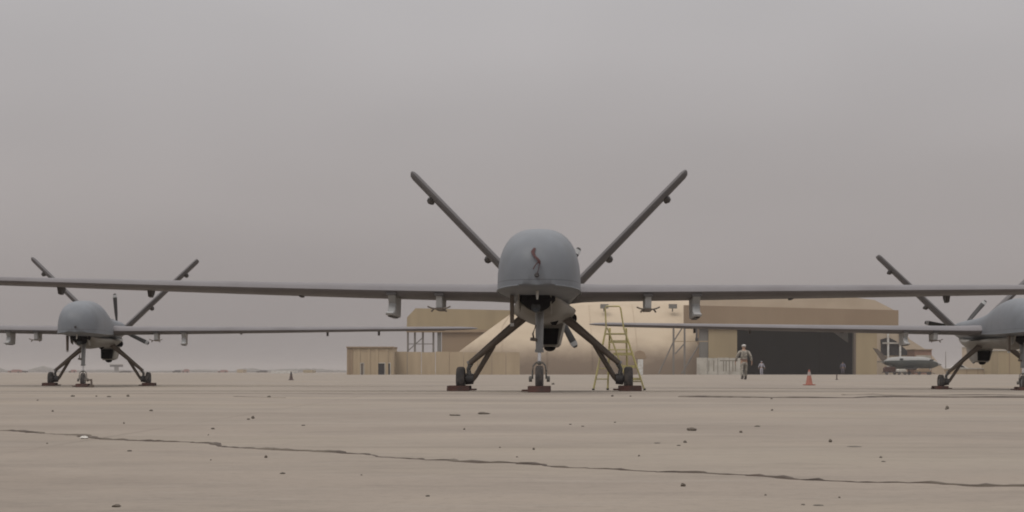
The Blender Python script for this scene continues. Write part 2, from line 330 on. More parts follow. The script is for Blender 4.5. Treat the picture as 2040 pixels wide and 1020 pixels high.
def drone(loc, yaw, pitch, label, rises, prop0, tail=0):
    root = empty('military_drone', loc); root.rotation_euler = (pitch, 0, yaw)
    tag(root, label, 'drone', 'grey drones parked on the apron')
    S = [(0.0, .10, 1.38, 1.195, 1.18), (.03, .20, 1.49, 1.183, 1.16), (.11, .305, 1.615, 1.175, 1.14), (.26, .39, 1.735, 1.168, 1.125), (.52, .448, 1.825, 1.165, 1.11), (.9, .475, 1.875, 1.165, 1.10),
         (1.4, .482, 1.90, 1.17, 1.07), (2.0, .472, 1.865, 1.185, 1.07), (2.7, .44, 1.78, 1.20, 1.07), (3.5, .40, 1.69, 1.21, 1.06), (4.5, .365, 1.64, 1.22, 1.05), (5.5, .35, 1.625, 1.26, 1.06), (6.3, .33, 1.625, 1.30, 1.12), (6.9, .305, 1.61, 1.34, 1.18), (7.15, .24, 1.575, 1.40, 1.26), (7.28, .11, 1.51, 1.44, 1.38)]
    mb = MB(); mb.rings([sring(*s, n=40) for s in interp(S, 4)])
    body = obj('fuselage', mb, M['grey'], root, True, angle=32)
    # chine strip around the nose shell
    mb = MB()
    for sd in (-1, 1):
        pts = [Vector((sd*s[1]*1.004, s[0], s[3]-.006)) for s in interp(S[1:9], 3)]
        mb.tube(pts, .009, 6)
    obj('chine_strip', mb, M['grey'], body, True)
    # lower hull
    H = [(1.05, .20, 1.14, 1.10, 1.06), (1.25, .25, 1.14, 1.08, .95), (1.6, .29, 1.14, 1.07, .86), (2.2, .33, 1.13, 1.07, .85), (3.0, .38, 1.13, 1.07, .88), (3.8, .42, 1.13, 1.08, .90), (4.6, .41, 1.14, 1.09, .91), (5.4, .35, 1.18, 1.1, .91), (6.1, .29, 1.22, 1.14, .96), (6.8, .18, 1.26, 1.2, 1.12)]
    mb = MB(); mb.rings([sring(*s, n=28, e=.9, eb=1.1) for s in interp(H, 3)])
    obj('lower_hull', mb, M['belly'], root, True, angle=50)
    # sensor bay: dark turret recess under the nose
    mb = MB(); cx = -.02
    mb.rings([[Vector((cx+w2*math.cos(q), yc+l2*math.sin(q), z2)) for q in [2*math.pi*j/18 for j in range(18)]] for z2, w2, yc, l2 in ((1.125, .20, 1.0, .30), (1.06, .21, 1.0, .30), (1.01, .16, 1.0, .26), (.965, .11, 1.0, .2), (.94, .06, 1.0, .13), (.935, .02, 1.0, .04))])
    sb = obj('sensor_bay', mb, M['black'], root, True)
    mb = MB(); mb.lathe((-.03, .80, .97), (0, -1, -.1), [(0, .055), (.04, .055), (.04, .04), (.02, .0)], 16)
    obj('lens', mb, M['glass'], sb, True)
    mb = MB(); mb.prism([(.78, 1.12), (1.3, 1.12), (1.25, .90), (.95, .93)], 'x', .13, .145)
    obj('bay_door', mb, M['belly'], sb)
    mb = MB(); mb.prism([(.78, 1.12), (1.3, 1.12), (1.25, .93), (.95, .96)], 'x', -.235, -.22); obj('bay_door', mb, M['belly'], sb)
    # probes on the nose
    mb = MB(); mb.lathe((0, .045, 1.285), (0, -1, 0), [(-.03, .045), (.015, .045), (.03, .03), (.08, .018), (.08, 0)], 12)
    obj('nose_port', mb, M['dark'], root, True)
    mb = MB(); mb.tube([(0, .24, 1.14), (0, .2, 1.06), (0, .19, 1.03)], [.016, .013, .008], 8)
    obj('pitot_probe', mb, M['white'], root, True)
    # blade antenna under the left cheek
    mb = MB(); mb.prism([(.95, 1.12), (1.09, 1.12), (1.06, .80), (.99, .80)], 'x', -.335, -.29)
    an = obj('antenna', mb, M['strut'], root, bevel=.006)
    mb = MB(); mb.prism([(.99, .80), (1.06, .80), (1.055, .765), (1.0, .765)], 'x', -.333, -.292); obj('antenna_tip', mb, M['pylon'], an)
    # short top antenna / beacon at the rear
    mb = MB(); mb.lathe((0, 6.25, 1.6), (0, 0, 1), [(0, .05), (.05, .045), (.07, 0)], 12); obj('beacon', mb, M['dark'], root, True)
    # round exhaust and intake scoop
    mb = MB(); mb.lathe((.30, 4.9, 1.02), (.75, -.6, -.1), [(0, .075), (.12, .07), (.12, .05), (.06, .045)], 16); obj('exhaust', mb, M['black'], root, True)
    sc_ = MB()
    sec = lambda y, x0, x1, z0, z1: [Vector((x0, y, z1)), Vector((x0+.02, y, z0+.03)), Vector((x0+.06, y, z0)), Vector((x1-.11, y, z0)), Vector((x1-.075, y, z0+.03)), Vector((x1, y, z1))]
    sc_.rings([sec(5.0, -.12, .25, .64, .95), sec(5.25, -.14, .28, .615, 1.0), sec(5.8, -.14, .28, .64, 1.0), sec(6.3, -.10, .2, .8, 1.0), sec(6.6, -.06, .12, .98, 1.05)])
    scoop = obj('intake_scoop', sc_, M['belly'], root, bevel=.01)
    mb = MB(); mb.prism([(-.105, .655), (.155, .655), (.185, .88), (-.11, .88)], 'y', 4.97, 5.02); obj('intake_opening', mb, M['black'], scoop, bevel=.01)
    mb = MB(); mb.ball((.05, 5.25, .615), .085, .1, .055); obj('belly_turret', mb, M['black'], root, True)
    mb = MB(); mb.lathe((.14, 3.2, .93), (0, -1, -.3), [(0, .06), (.1, .05), (.1, 0)], 12); obj('drain_port', mb, M['black'], root, True)
    # wings
    for k, sd in enumerate((-1, 1)):
        rise = rises[k]; rs = []
        for u in [0, .03, .06, .12, .25, .4, .55, .7, .85, .95, .985, 1]:
            x = .25+u*8.72; ch = 1.32-.82*u; th = (.205-.13*u)
            if u == 0: ch = 2.0; th = .20
            if u == .03: ch = 1.40; th = .218
            if u > .98: ch *= .75 if u < 1 else .35; th *= .7 if u < 1 else .25
            le = 3.22+.28*u-(.5 if u == 0 else (.05 if u == .03 else 0))+(0 if u < .98 else (.05 if u < 1 else .12))
            rs.append([Vector((p.x, p.y, p.z-(p.y-le)*.045)) for p in foil(sd*x, le, ch, th, 1.285+rise*(u**1.25))])
        mb = MB(); mb.rings(rs); wg = obj('wing', mb, M['greywing'], root, True)
        def wz(x): u = (x-.25)/8.72; return 1.275+rise*u**1.25
        mb = MB()                      # aileron gap strip
        for x0, x1 in ((5.0, 8.2),):
            n = 10; pa = [Vector((sd*(x0+(x1-x0)*i/n), 3.22+.28*((x0+(x1-x0)*i/n-.25)/8.72)+.76*(1.32-.82*((x0+(x1-x0)*i/n-.25)/8.72)), wz(x0+(x1-x0)*i/n)-.02)) for i in range(n+1)]
            mb.tube(pa, .012, 6)
        obj('aileron_hinge', mb, M['dark'], wg)
        for x in (3.3, 5.36, 6.6):
            z = wz(x); big = 1 if x > 4 else .35; mb = MB()
            mb.prism([(3.9, z-.02), (4.14, z-.03), (4.12, z-.07), (4.04, z-.03-.10*big), (3.95, z-.03-.09*big)], 'x', sd*x-.025, sd*x+.025)
            obj('hinge_fairing', mb, M['dark'], wg, bevel=.005)
        # pylons
        for x, outer in ((1.36, False), (1.99, True)):
            z = wz(x)-.05; pr = MB()
            if outer:
                pr.prism([(3.30, z+.02), (4.05, z+.02), (4.0, z-.24), (3.95, z-.27), (3.12, z-.27), (3.10, z-.235), (3.36, z-.20), (3.44, z-.1)], 'x', sd*x-.05, sd*x+.05)
                py = obj('pylon', pr, M['pylon'], root, bevel=.012)
                mb = MB(); mb.box(sd*x-.065, sd*x+.065, 3.28, 3.9, z+.0, z+.035); obj('pylon_cap', mb, M['dark'], py)
                mb = MB(); mb.box(sd*x-.03, sd*x+.03, 3.2, 3.85, z-.285, z-.268); obj('rail', mb, M['dark'], py)
            else:
                pr.prism([(3.26, z+.02), (3.95, z+.02), (3.9, z-.155), (3.3, z-.155)], 'x', sd*x-.042, sd*x+.042)
                py = obj('pylon', pr, M['pylon'], root, bevel=.012)
                mb = MB(); mb.box(sd*x-.06, sd*x+.06, 3.24, 3.9, z+.0, z+.035); obj('pylon_cap', mb, M['dark'], py)
                mb = MB(); mb.box(sd*x-.05, sd*x+.05, 3.22, 3.85, z-.175, z-.157)
                for s2 in (-1, 1):
                    mb.tube([(sd*x+s2*.05, 3.28, z-.166), (sd*x+s2*.105, 3.28, z-.155), (sd*x+s2*.15, 3.28, z-.135)], .011, 6)
                    mb.tube([(sd*x+s2*.07, 3.28, z-.165), (sd*x+s2*.10, 3.28, z-.205)], .013, 6)
                obj('sway_brace', mb, M['strut'], py)
    # V tail
    for sd in (-1, 1):
        a = Vector((sd*.16, 0, 1.36)); b_ = Vector((sd*(2.07+tail*.3), 0, 3.24+tail)); dr = (b_-a).normalized(); nn = Vector((dr.z, 0, -dr.x))*sd
        rs = []
        for u in (0, .5, .97, .99, 1):
            c_ = a.lerp(b_, u); ch = .80-.24*u; th = .135-.02*u; le = 6.55+.3*u
            if u == .99: ch *= .93; th *= .85; le += .02
            if u == 1: ch *= .8; th *= .5; le += .05
            rs.append([Vector((c_.x, p.y, c_.z))+nn*p.z for p in foil(0, le, ch, th, 0)])
        mb = MB(); mb.rings(rs); tf = obj('tail_fin', mb, M['fin'], root, True)
        for u in (.36, .815):
            c_ = a.lerp(b_, u)+nn*.06; mb = MB()
            mb.tube([c_+Vector((0, 6.9, 0)), c_+nn*.04+Vector((0, 7.0, 0)), c_+nn*.04+Vector((0, 7.3, 0))], [.035, .062, .03], 8)
            obj('actuator', mb, M['dark'], tf, True)
    # propeller
    mb = MB(); mb.lathe((0, 7.26, 1.46), (0, 1, 0), [(0, .13), (.1, .13), (.2, .1), (.28, .04), (.3, 0)], 20); pp = obj('propeller', mb, M['dark'], root, True)
    for k in range(3):
        a = R(prop0+120*k); dr = Vector((math.cos(a), 0, math.sin(a))); pe = Vector((-math.sin(a), 0, math.cos(a))); rs = []
        for u, ch, tw, th in ((.08, .05, 60, .04), (.2, .085, 50, .03), (.4, .115, 38, .022), (.6, .11, 26, .018), (.80, .115, 20, .014), (.87, .095, 18, .012), (.90, .05, 18, .008)):
            cc = Vector((0, 7.36, 1.46))+dr*u; ct = math.cos(R(tw)); st = math.sin(R(tw))
            q = pe*ct+Vector((0, 1, 0))*st; r2 = -pe*st+Vector((0, 1, 0))*ct
            rs.append([cc+q*ch*.5, cc+r2*th*.5+q*ch*.15, cc+r2*th*.5-q*ch*.25, cc-q*ch*.5, cc-r2*th*.5-q*ch*.25, cc-r2*th*.5+q*ch*.15])
        mb = MB(); mb.rings(rs); obj('blade', mb, M['blade'], pp)
        mb = MB(); mb.rings([[p+(rs[5][0]-rs[5][3])*0 for p in [cc2+(v-cc2)*1.06 for v in r]] for cc2, r in ((Vector((0, 7.36, 1.46))+dr*.80, rs[4]), (Vector((0, 7.36, 1.46))+dr*.87, rs[5]))]); obj('blade_tip', mb, M['pylon'], pp)
    # nose gear
    ny = 1.15; nr = .156
    mb = MB(); mb.tube([(0, ny+.12, .98), (0, ny+.03, .62), (0, ny+.02, .47)], [.052, .045, .043], 16); mb.tube([(0, ny+.02, .50), (0, ny+.02, .465)], .052, 16)
    ng = obj('nose_gear', mb, M['palestrut'], root, True)
    mb = MB(); mb.tube([(0, ny+.02, .48), (0, ny+.01, .33)], .021, 12); obj('piston', mb, M['chrome'], ng, True)
    mb = MB()
    for s2 in (-1, 1):
        mb.tube([(0, ny+.01, .35), (s2*.04, ny+.01, .345), (s2*.07, ny, .31), (s2*.08, ny, .24), (s2*.08, ny, nr)], .010, 8)
        mb.lathe((s2*.085, ny, nr), (s2, 0, 0), [(0, .035), (.035, .035), (.04, 0)], 12)
    mb.ball((0, ny+.01, .345), .028); obj('fork', mb, M['greycol'], ng, True)
    mb = MB(); mb.tube([(-.04, ny, .78), (-.075, ny-.03, .68), (-.06, ny, .60)], .011, 8); mb.tube([(-.10, ny-.03, .62), (-.03, ny, .61)], .02, 8); obj('steering_link', mb, M['strut'], ng, True)
    wheel(ng, (0, ny, nr), nr, .092)
    # main gear
    my = 3.95; mr_ = .165
    for sd in (-1, 1):
        hub = Vector((sd*1.125, my, mr_)); top = Vector((sd*.27, my-.1, .99)); kn = Vector((sd*1.0, my-.12, .37))
        mb = MB(); mb.tube([top, top.lerp(kn, .5)+Vector((0, 0, .0)), kn], [.062, .05, .036], 12, flat=1.0)
        mg = obj('main_gear', mb, M['strut'], root, True)
        mb = MB(); s1 = top.lerp(kn, .56); mb.tube([s1+Vector((0, .02, -.03)), Vector((sd*.93, my, .20)), Vector((sd*.99, my, .12))], [.035, .034, .028], 10); obj('lower_arm', mb, M['strut'], mg, True)
        mb = MB(); mb.tube([kn+Vector((-sd*.02, 0, 0)), Vector((sd*1.02, my-.04, .30)), Vector((sd*1.0, my, .16))], [.034, .03, .03], 10)
        mb.tube([kn+Vector((sd*.03, 0, .0)), kn+Vector((-sd*.05, 0, .03))], .03, 10); obj('shock_link', mb, M['palestrut'], mg, True)
        mb = MB(); mb.lathe((sd*.985, my, mr_-.0), (sd, 0, 0), [(-.03, .0), (-.03, .07), (.07, .08), (.08, .03), (.12, .03)], 16); obj('brake', mb, M['dark'], mg, True)
        wheel(mg, hub, mr_, .115)
    return root

def chock(x, y, rz, label, sx=1, wdt=.3):
    z = gz(x, y); r = empty('wheel_chock', (x, y, z), rz); tag(r, label, 'chock', 'red brown wheel chocks at the drone wheels')
    mb = MB(); h = .075
    mb.prism([(-.27, 0.005), (-.12, 0.005), (-.115, h*.85), (-.145, h), (-.20, h)], 'x', -wdt/2, wdt/2)
    obj('front_block', mb, M['chock'], r, bevel=.005)
    mb = MB(); mb.prism([(.27, .005), (.12, .005), (.115, h*.85), (.145, h), (.20, h)], 'x', -wdt/2, wdt/2)
    obj('rear_block', mb, M['chock'], r, bevel=.005)
    mb = MB(); a = sx*wdt/2; b_ = sx*(wdt/2+.07)
    mb.box(min(a, b_), max(a, b_), -.24, .24, .012, .032); obj('side_bar', mb, M['chock'], r)

def place(loc, yaw, label, rises, prop0, names, tail=0):
    c_, s_ = math.cos(yaw), math.sin(yaw)
    wp = lambda lx, ly: (loc[0]+c_*lx-s_*ly, loc[1]+s_*lx+c_*ly)
    n = wp(0, 1.15); a = wp(-1.125, 3.95); b_ = wp(1.125, 3.95)
    zn = gz(*n); za = gz(*a); zb = gz(*b_); zm = (za+zb)/2
    pitch = math.atan2(zm-zn, 2.8); z0 = zn-math.sin(pitch)*1.15
    dr = drone((loc[0], loc[1], z0), yaw, pitch, label, rises, prop0, tail)
    dr.rotation_euler = (pitch, -math.atan2(zb-za, 2.25)*1.0, yaw)
    chock(n[0], n[1], yaw, names[0], -1, .26)
    chock(a[0]-.02, a[1], yaw, names[1], 1); chock(b_[0]+.02, b_[1], yaw, names[2], -1)
    return dr
place((.27, 16.75), R(-2.4), 'large grey drone in the middle of the apron, nose on to the viewer', (.25, .06), 58,
      ('dark red brown chock under the nose wheel of the central drone', 'dark red brown chock at the left main wheel of the central drone', 'dark red brown chock at the right main wheel beside the yellow ladder'), .13)
place((-9.24, 32.6), R(7.7), 'smaller looking grey drone on the left, its flank and sensor side showing', (.12, .12), 94,
      ('chock under the nose wheel of the left drone', 'chock at the leftmost wheel of the left drone', 'chock at the right main wheel of the left drone'), .0)
place((10.36, 30.4), R(-5), 'grey drone cut off by the right edge, tail fin beside the hangar', (.15, .15), 50,
      ('chock under the nose wheel of the right drone at the photo edge', 'chock at the visible main wheel of the right drone', 'chock at the far right main wheel of the right drone'))

# remove-before-flight ribbon on the nose of the central drone
NB = Vector((.27, 16.75, .12))
mb = MB(); pts = [(-.02, .10, 1.585), (-.045, .055, 1.54), (-.03, .02, 1.50), (.0, -.01, 1.465), (.02, -.02, 1.44), (.03, -.02, 1.40)]
rs = []
for i, p in enumerate(pts):
    wv = (.012, .02, .018, .022, .02, .01)[i]; p = Vector(p)+NB
    rs.append([p+Vector((-wv, -.012, .004)), p+Vector((wv, -.014, -.004)), p+Vector((wv, -.008, -.004)), p+Vector((-wv, -.006, .004))])
mb.rings(rs)
mb.tube([NB+Vector((.02, -.03, 1.43)), NB+Vector((-.02, -.035, 1.385)), NB+Vector((-.04, -.045, 1.345))], .006, 6)
mb.tube([NB+Vector((.03, -.03, 1.41)), NB+Vector((.02, -.035, 1.36)), NB+Vector((.005, -.03, 1.30))], .0035, 5)
tag(obj('warning_ribbon', mb, M['ribbon']), 'dark red warning ribbon hanging on the nose of the central drone', 'ribbon')

# ------------------------------------------------------------ yellow ladder
def ladder():
    Y = 25.2; x0 = X(1233, Y); z = gz(x0, Y); r = empty('step_ladder', (x0, Y, z), R(0))
    tag(r, 'yellow metal step ladder standing behind the right wheel of the central drone', 'ladder')
    H = 1.02; top = 1.37
    # photo-measured feet (local): left frame, right frame, each with a near and a far rail
    LN = Vector((-.425, -.12, 0)); LF = Vector((-.17, .22, 0)); RN = Vector((.41, -.12, 0)); RF = Vector((.16, .26, 0))
    TL = Vector((-.215, -.1, H)); TLF = Vector((-.14, .12, H)); TR = Vector((.07, -.1, H)); TRF = Vector((.13, .14, H))
    y = M['yellow']
    for nm, a, b_ in (('front_rail', TR+Vector((0, 0, 0)), RN), ('front_rail', TRF, RF), ('rear_rail', TL, LN), ('rear_rail', TLF, LF)):
        mb = MB(); mb.tube([a, b_], .0155, 8); rr = obj(nm, mb, y, r, True)
        mb = MB(); mb.tube([b_+Vector((0, 0, .03)), b_+Vector((0, 0, 0.004))], .022, 8); obj('foot', mb, M['rubber'], rr, True)
    mb = MB(); mb.tube([TL, Vector((-.23, -.1, top-.03)), Vector((-.215, -.1, top)), Vector((.0, -.1, top)), Vector((.02, -.1, top-.03)), TR], .0125, 8); obj('hand_rail', mb, y, r, True)
    mb = MB(); mb.box(-.21, .12, -.11, .14, H-.11, H-.085); obj('platform', mb, y, r, bevel=.005)
    for k in range(1, 5):
        u = k/5.0+.02; a = TR.lerp(RN, u); b_ = TRF.lerp(RF, u); L = TL.lerp(LN, u*.0)+Vector((.30*u, 0, 0)); L.z = a.z; L.x = min(L.x, a.x-.2)
        h_ = .022
        mb = MB(); mb.add([L+Vector((0, 0, h_)), a+Vector((0, 0, h_)), b_+Vector((0, 0, h_)), L+Vector((0, .2, h_)), L-Vector((0, 0, h_)), a-Vector((0, 0, h_)), b_-Vector((0, 0, h_)), L+Vector((0, .2, -h_))],
               [(0, 1, 2, 3), (7, 6, 5, 4), (0, 4, 5, 1), (1, 5, 6, 2), (2, 6, 7, 3), (3, 7, 4, 0)])
        obj('step', mb, y, r)
    inner = TL.lerp(Vector((.11, -.12, 0)), 1)
    mb = MB(); mb.tube([TL+Vector((.02, 0, 0)), Vector((.10, -.12, .22))], .0125, 8); obj('front_rail', mb, y, r, True)
    for p, q in ((LN.lerp(TL, .35), LF.lerp(TLF, .35)), (LN.lerp(TL, .65), LF.lerp(TLF, .65)), (LN.lerp(TL, .65), RN.lerp(TR, .65)), (LN.lerp(TL, .18), LF.lerp(TLF, .18)), (RN.lerp(TR, .14), RF.lerp(TRF, .14))):
        mb = MB(); mb.tube([p, q], .010, 6); obj('brace', mb, y, r, True)
ladder()

# ------------------------------------------------------------ traffic cones and markers
def cone(px, py, Y, h, mats, label, cat='cone'):
    x = X(px, Y); z = gz(x, Y); r = empty('traffic_cone', (x, Y, z), R(12)); tag(r, label, cat)
    k = h/.45
    mb = MB(); mb.box(-.14*k, .14*k, -.14*k, .14*k, 0.003, .03*k); obj('base', mb, mats[0], r, bevel=.008)
    mb = MB(); mb.lathe((0, 0, .03*k), (0, 0, 1), [(0, .108*k), (.015*k, .098*k), (.42*k, .022*k), (.42*k, .012*k), (.38*k, .01*k)], 20); obj('body', mb, mats[0], r, True)
    mb = MB(); f = lambda h_: (.098-(.098-.022)*(h_-.015)/.405)*k+.003
    mb.lathe((0, 0, .03*k), (0, 0, 1), [(.25*k, f(.25)), (.36*k, f(.36))], 20); obj('collar', mb, mats[1], r, True)
cone(1612, 766, 44, .45, (M['orange'], M['conewhite']), 'orange traffic cone with pale collar on the apron in front of the hangar')
cone(580, 758, 62, .36, (M['conedark'], M['dark']), 'small dark cone on the apron left of the low tan building')
def post(px, Y, h, label, m_):
    x = X(px, Y); r = MB(); r.lathe((0, 0, 0), (0, 0, 1), [(0, .07), (.03, .07), (.04, .03), (h-.03, .028), (h, .02)], 12)
    o = obj('marker_post', r, m_, None, True); o.location = (x, Y, gz(x, Y)); tag(o, label, 'post')
post(1667, 78, .30, 'tiny dark marker post on the apron before the hangar door', M['conedark'])
# tow hitch stand beside left drone nose wheel
x, Y = X(178, 33), 33.0; z = gz(x, Y)
r = empty('tow_stand', (x, Y, z)); tag(r, 'small dark towing bracket beside the nose wheel of the left drone', 'bracket')
mb = MB(); mb.tube([(-.10, 0, .16), (.04, 0, .16)], .018, 8); obj('bar', mb, M['strut'], r, True)
mb = MB(); mb.tube([(.04, 0, .18), (.05, 0, .05)], .022, 8); mb.box(.0, .1, -.04, .04, 0.002, .05); obj('stand', mb, M['strut'], r)

# ------------------------------------------------------------ people
def skel(name, V, E, Rd, m_, parent, root_i=0, lvl=1):
    me = bpy.data.meshes.new(name); me.from_pydata(V, E, []); me.materials.append(m_)
    o = bpy.data.objects.new(name, me); C.objects.link(o); o.parent = parent
    sk = o.modifiers.new('skin', 'SKIN'); sk.use_smooth_shade = True
    for i, rr in enumerate(Rd):
        d_ = me.skin_vertices[0].data[i]; d_.radius = (rr, rr) if not isinstance(rr, tuple) else rr; d_.use_root = (i == root_i)
    sb = o.modifiers.new('sub', 'SUBSURF'); sb.levels = lvl; sb.render_levels = lvl; return o
def person(loc, rz, label, cloth, trous, capm, stride=.16, arm=.12, H=1.76, boots=None):
    r = empty('person', loc, rz); tag(r, label, 'person'); k = H/1.76; r.scale = (k*1.14, k*1.1, k)
    s = stride
    hipL, hipR = (-.10, 0, .90), (.10, 0, .90)
    knL, knR = (-.115, -s*.55, .50), (.115, s*.35, .50)
    anL, anR = (-.12, -s*.9, .09), (.12, s*1.2, .12)
    elL, elR = (-.31, .02+arm*.3, 1.13), (.31, .02-arm*.3, 1.13)
    wrL, wrR = (-.345, -.06+arm*.9, .89), (.345, -.06-arm*.7, .90)
    V = [(0, 0, .96), (0, 0, 1.12), (0, .01, 1.30), (0, 0, 1.44), (0, -.01, 1.52), (0, -.015, 1.60), (0, -.01, 1.70),
         hipL, knL, anL, (anL[0], anL[1]-.15, .04), hipR, knR, anR, (anR[0], anR[1]-.15, .05),
         (-.19, 0, 1.42), elL, wrL, (.19, 0, 1.42), elR, wrR]
    E = [(0, 1), (1, 2), (2, 3), (3, 4), (4, 5), (5, 6), (0, 7), (7, 8), (8, 9), (9, 10), (0, 11), (11, 12), (12, 13), (13, 14), (3, 15), (15, 16), (16, 17), (3, 18), (18, 19), (19, 20)]
    Rd = [(.14, .1), (.125, .09), (.15, .1), (.08, .07), .055, (.08, .095), (.072, .085), .08, .055, .04, .035, .08, .055, .04, .035, .055, .04, .028, .055, .04, .028]
    for wi, w_ in ((17, wrL), (20, wrR)):
        sg = -1 if w_[0] < 0 else 1
        pi = len(V); V.append((w_[0]+sg*.005, w_[1]-.012, w_[2]-.07)); E.append((wi, pi)); Rd.append((.032, .018))
        for fi, (fy, ln) in enumerate(((-.03, .065), (-.010, .078), (.010, .072), (.028, .058))):
            a = len(V); V.append((w_[0]+sg*.005, w_[1]-.012+fy*.9, w_[2]-.105)); E.append((pi, a)); Rd.append(.009)
            V.append((w_[0]-sg*.012, w_[1]-.012+fy, w_[2]-.105-ln)); E.append((a, a+1)); Rd.append(.008)
        a = len(V); V.append((w_[0]-sg*.01, w_[1]-.055, w_[2]-.085)); E.append((pi, a)); Rd.append(.009)
    body = skel('body', V, E, Rd, M['skin'], r)
    # face: nose, ears, eyes on the continuous head
    mb = MB(); mb.ball((0, -.105, 1.62), .013, .02, .022, 8, 6); mb.ball((-.083, 0, 1.62), .01, .02, .03, 8, 6); mb.ball((.083, 0, 1.62), .01, .02, .03, 8, 6); obj('facial_features', mb, M['skin'], body, True)
    mb = MB(); mb.ball((-.032, -.095, 1.645), .011, .008, .007, 8, 6); mb.ball((.032, -.095, 1.645), .011, .008, .007, 8, 6); mb.ball((0, -.098, 1.575), .022, .008, .005, 8, 6); obj('eyes_and_mouth', mb, M['boot'], body, True)
    J = [(0, 0, .93), (0, 0, 1.12), (0, .01, 1.30), (0, 0, 1.43), (0, -.01, 1.485), (-.20, 0, 1.41), elL, (wrL[0]*.995, wrL[1]*.9, wrL[2]+.03), (.20, 0, 1.41), elR, (wrR[0]*.995, wrR[1]*.9, wrR[2]+.03)]
    skel('jacket', J, [(0, 1), (1, 2), (2, 3), (3, 4), (3, 5), (5, 6), (6, 7), (3, 8), (8, 9), (9, 10)], [(.175, .125), (.16, .12), (.185, .13), (.12, .09), .068, .078, .062, .05, .078, .062, .05], cloth, r)
    Tm = [(0, 0, .97), (0, 0, .90), (-.1, 0, .84), knL, (anL[0], anL[1], anL[2]+.04), (.1, 0, .84), knR, (anR[0], anR[1], anR[2]+.04)]
    skel('trousers', Tm, [(0, 1), (1, 2), (2, 3), (3, 4), (1, 5), (5, 6), (6, 7)], [(.165, .12), (.16, .125), .1, .078, .062, .1, .078, .062], trous, r)
    for a in (anL, anR):
        mb = MB(); mb.ball((a[0], a[1]-.055, max(.045, a[2]-.05)), .052, .145, .045, 12, 8); mb.tube([(a[0], a[1], a[2]-.03), (a[0], a[1], a[2]+.09)], [.055, .058], 10); obj('boot', mb, boots or M['boot'], r, True)
    mb = MB(); mb.rings([[Vector((.172*math.cos(q), .127*math.sin(q), z_)) for q in [2*math.pi*j/20 for j in range(20)]] for z_ in (.985, 1.03)]); obj('belt', mb, M['belt'], r, True)
    mb = MB(); mb.ball((0, 0, 1.70), .098, .115, .075); mb.box(-.07, .07, -.19, -.08, 1.685, 1.697); obj('cap', mb, capm, r, True)
    return r
Yp = 77.5; xp = X(1482, Yp)
person((xp, Yp, gz(xp, Yp)), R(188), 'person in pale camouflage uniform and cap walking away towards the hangar', M['camo'], M['camo'], M['cap'])
Yp = 203
person((X(1517, Yp), Yp, 0.0), R(20), 'person in white clothes standing at the left of the open hangar door', M['whitecloth'], M['whitecloth'], M['whitecloth'], stride=.03, boots=M['whitecloth'])
person((X(1692, Yp), Yp+4, 0.0), R(-30), 'dim person in pale blue clothes inside the right of the open hangar', mat('dull blue cloth', (.17, .16, .22), .9), mat('dull violet cloth', (.14, .12, .15), .9), M['boot'], stride=.03)

# ------------------------------------------------------------ buildings
YB = 205.0
def bx(mb, px0, px1, py0, py1, Y, depth, base=None):   # front face at distance Y, py0 top, py1 bottom
    z0 = Z(py1, Y) if base is None else base
    return mb.box(X(px0, Y), X(px1, Y), Y, Y+depth, z0, Z(py0, Y))
# central rounded shelter
Y = 207.0
r = empty('aircraft_shelter', (X(1150, Y), Y, 0)); tag(r, 'broad pale rounded concrete shelter behind the central drone and ladder', 'shelter')
ox = X(1150, Y)
prof = [(0, -.5), (0.0, 0.6), (.06, 2.2), (.25, 3.1), (.9, 4.0), (2.3, 5.1), (4.4, 6.6), (7.2, 8.4), (9.6, 9.75), (11.5, 10.35), (14, 10.6), (19, 10.6), (24, 9.3), (28, 7), (31, 3), (32, -.5)]
L0, R0 = X(905, Y)-ox, X(1395.5, Y)-ox
hip = lambda x, zz: max(x, L0+max(0, zz-2.6)*1.30)
mb = MB(); rs = []
for u in range(0, 61):
    x = L0+(R0-L0)*u/60; rs.append([Vector((hip(x, zz), yy, zz)) for yy, zz in prof])
mb.rings(rs); obj('vault', mb, M['vault'], r, True, angle=60)
for pxj in (1000, 1090, 1180, 1270):
    mb = MB(); 
    pts = [(hip(X(pxj, Y)-ox, zz), yy-.05, zz) for yy, zz in prof[1:9]]
    mb.tube(pts, .05, 5); obj('roof_seam', mb, M['vault'], r)
for pxj in (1209, 1350):
    mb = MB(); xx = X(pxj, Y)-ox; mb.box(xx-.5, xx+.6, 6.2, 7.0, 9.15, 9.75); mb.tube([(xx, 6.6, 8.7), (xx, 6.6, 9.2)], .08, 6); fl = obj('floodlight', mb, M['greycol'], r)

# left portal with tall canopy and open legs
Y = 214.0; k = MB()
r = empty('hangar_canopy', (X(900, Y), Y, 0)); tag(r, 'tan hangar canopy block on steel legs left of the pale rounded shelter', 'building'); ox = X(900, Y)
x_ = lambda px: X(px, Y)-ox
mb = MB(); mb.prism([(x_(810), Z(659, Y)), (x_(811), Z(632, Y)), (x_(828), Z(614, Y)), (x_(1060), Z(619, Y)), (x_(1060), Z(659, Y))], 'y', 0, 9); obj('canopy', mb, M['tan'], r)
mb = MB(); mb.box(x_(880), x_(1060), .3, 8, 0, Z(659, Y)); obj('side_wall', mb, M['tandark'], r)
for a in (812, 826, 842, 863):
    mb = MB(); mb.box(x_(a)-.13, x_(a)+.13, .5, .8, 0, Z(659, Y)); obj('steel_leg', mb, M['frame'], r)
mb = MB(); mb.box(x_(871), x_(878.5), .2, .9, 0, Z(659, Y)); obj('pillar', mb, M['greycol'], r)
mb = MB(); mb.tube([(x_(812), .65, Z(699, Y)), (x_(842), .65, Z(672, Y))], .07, 5); mb.tube([(x_(812), .65, Z(685, Y)), (x_(863), .65, Z(685, Y))], .06, 5); obj('cross_brace', mb, M['frame'], r)
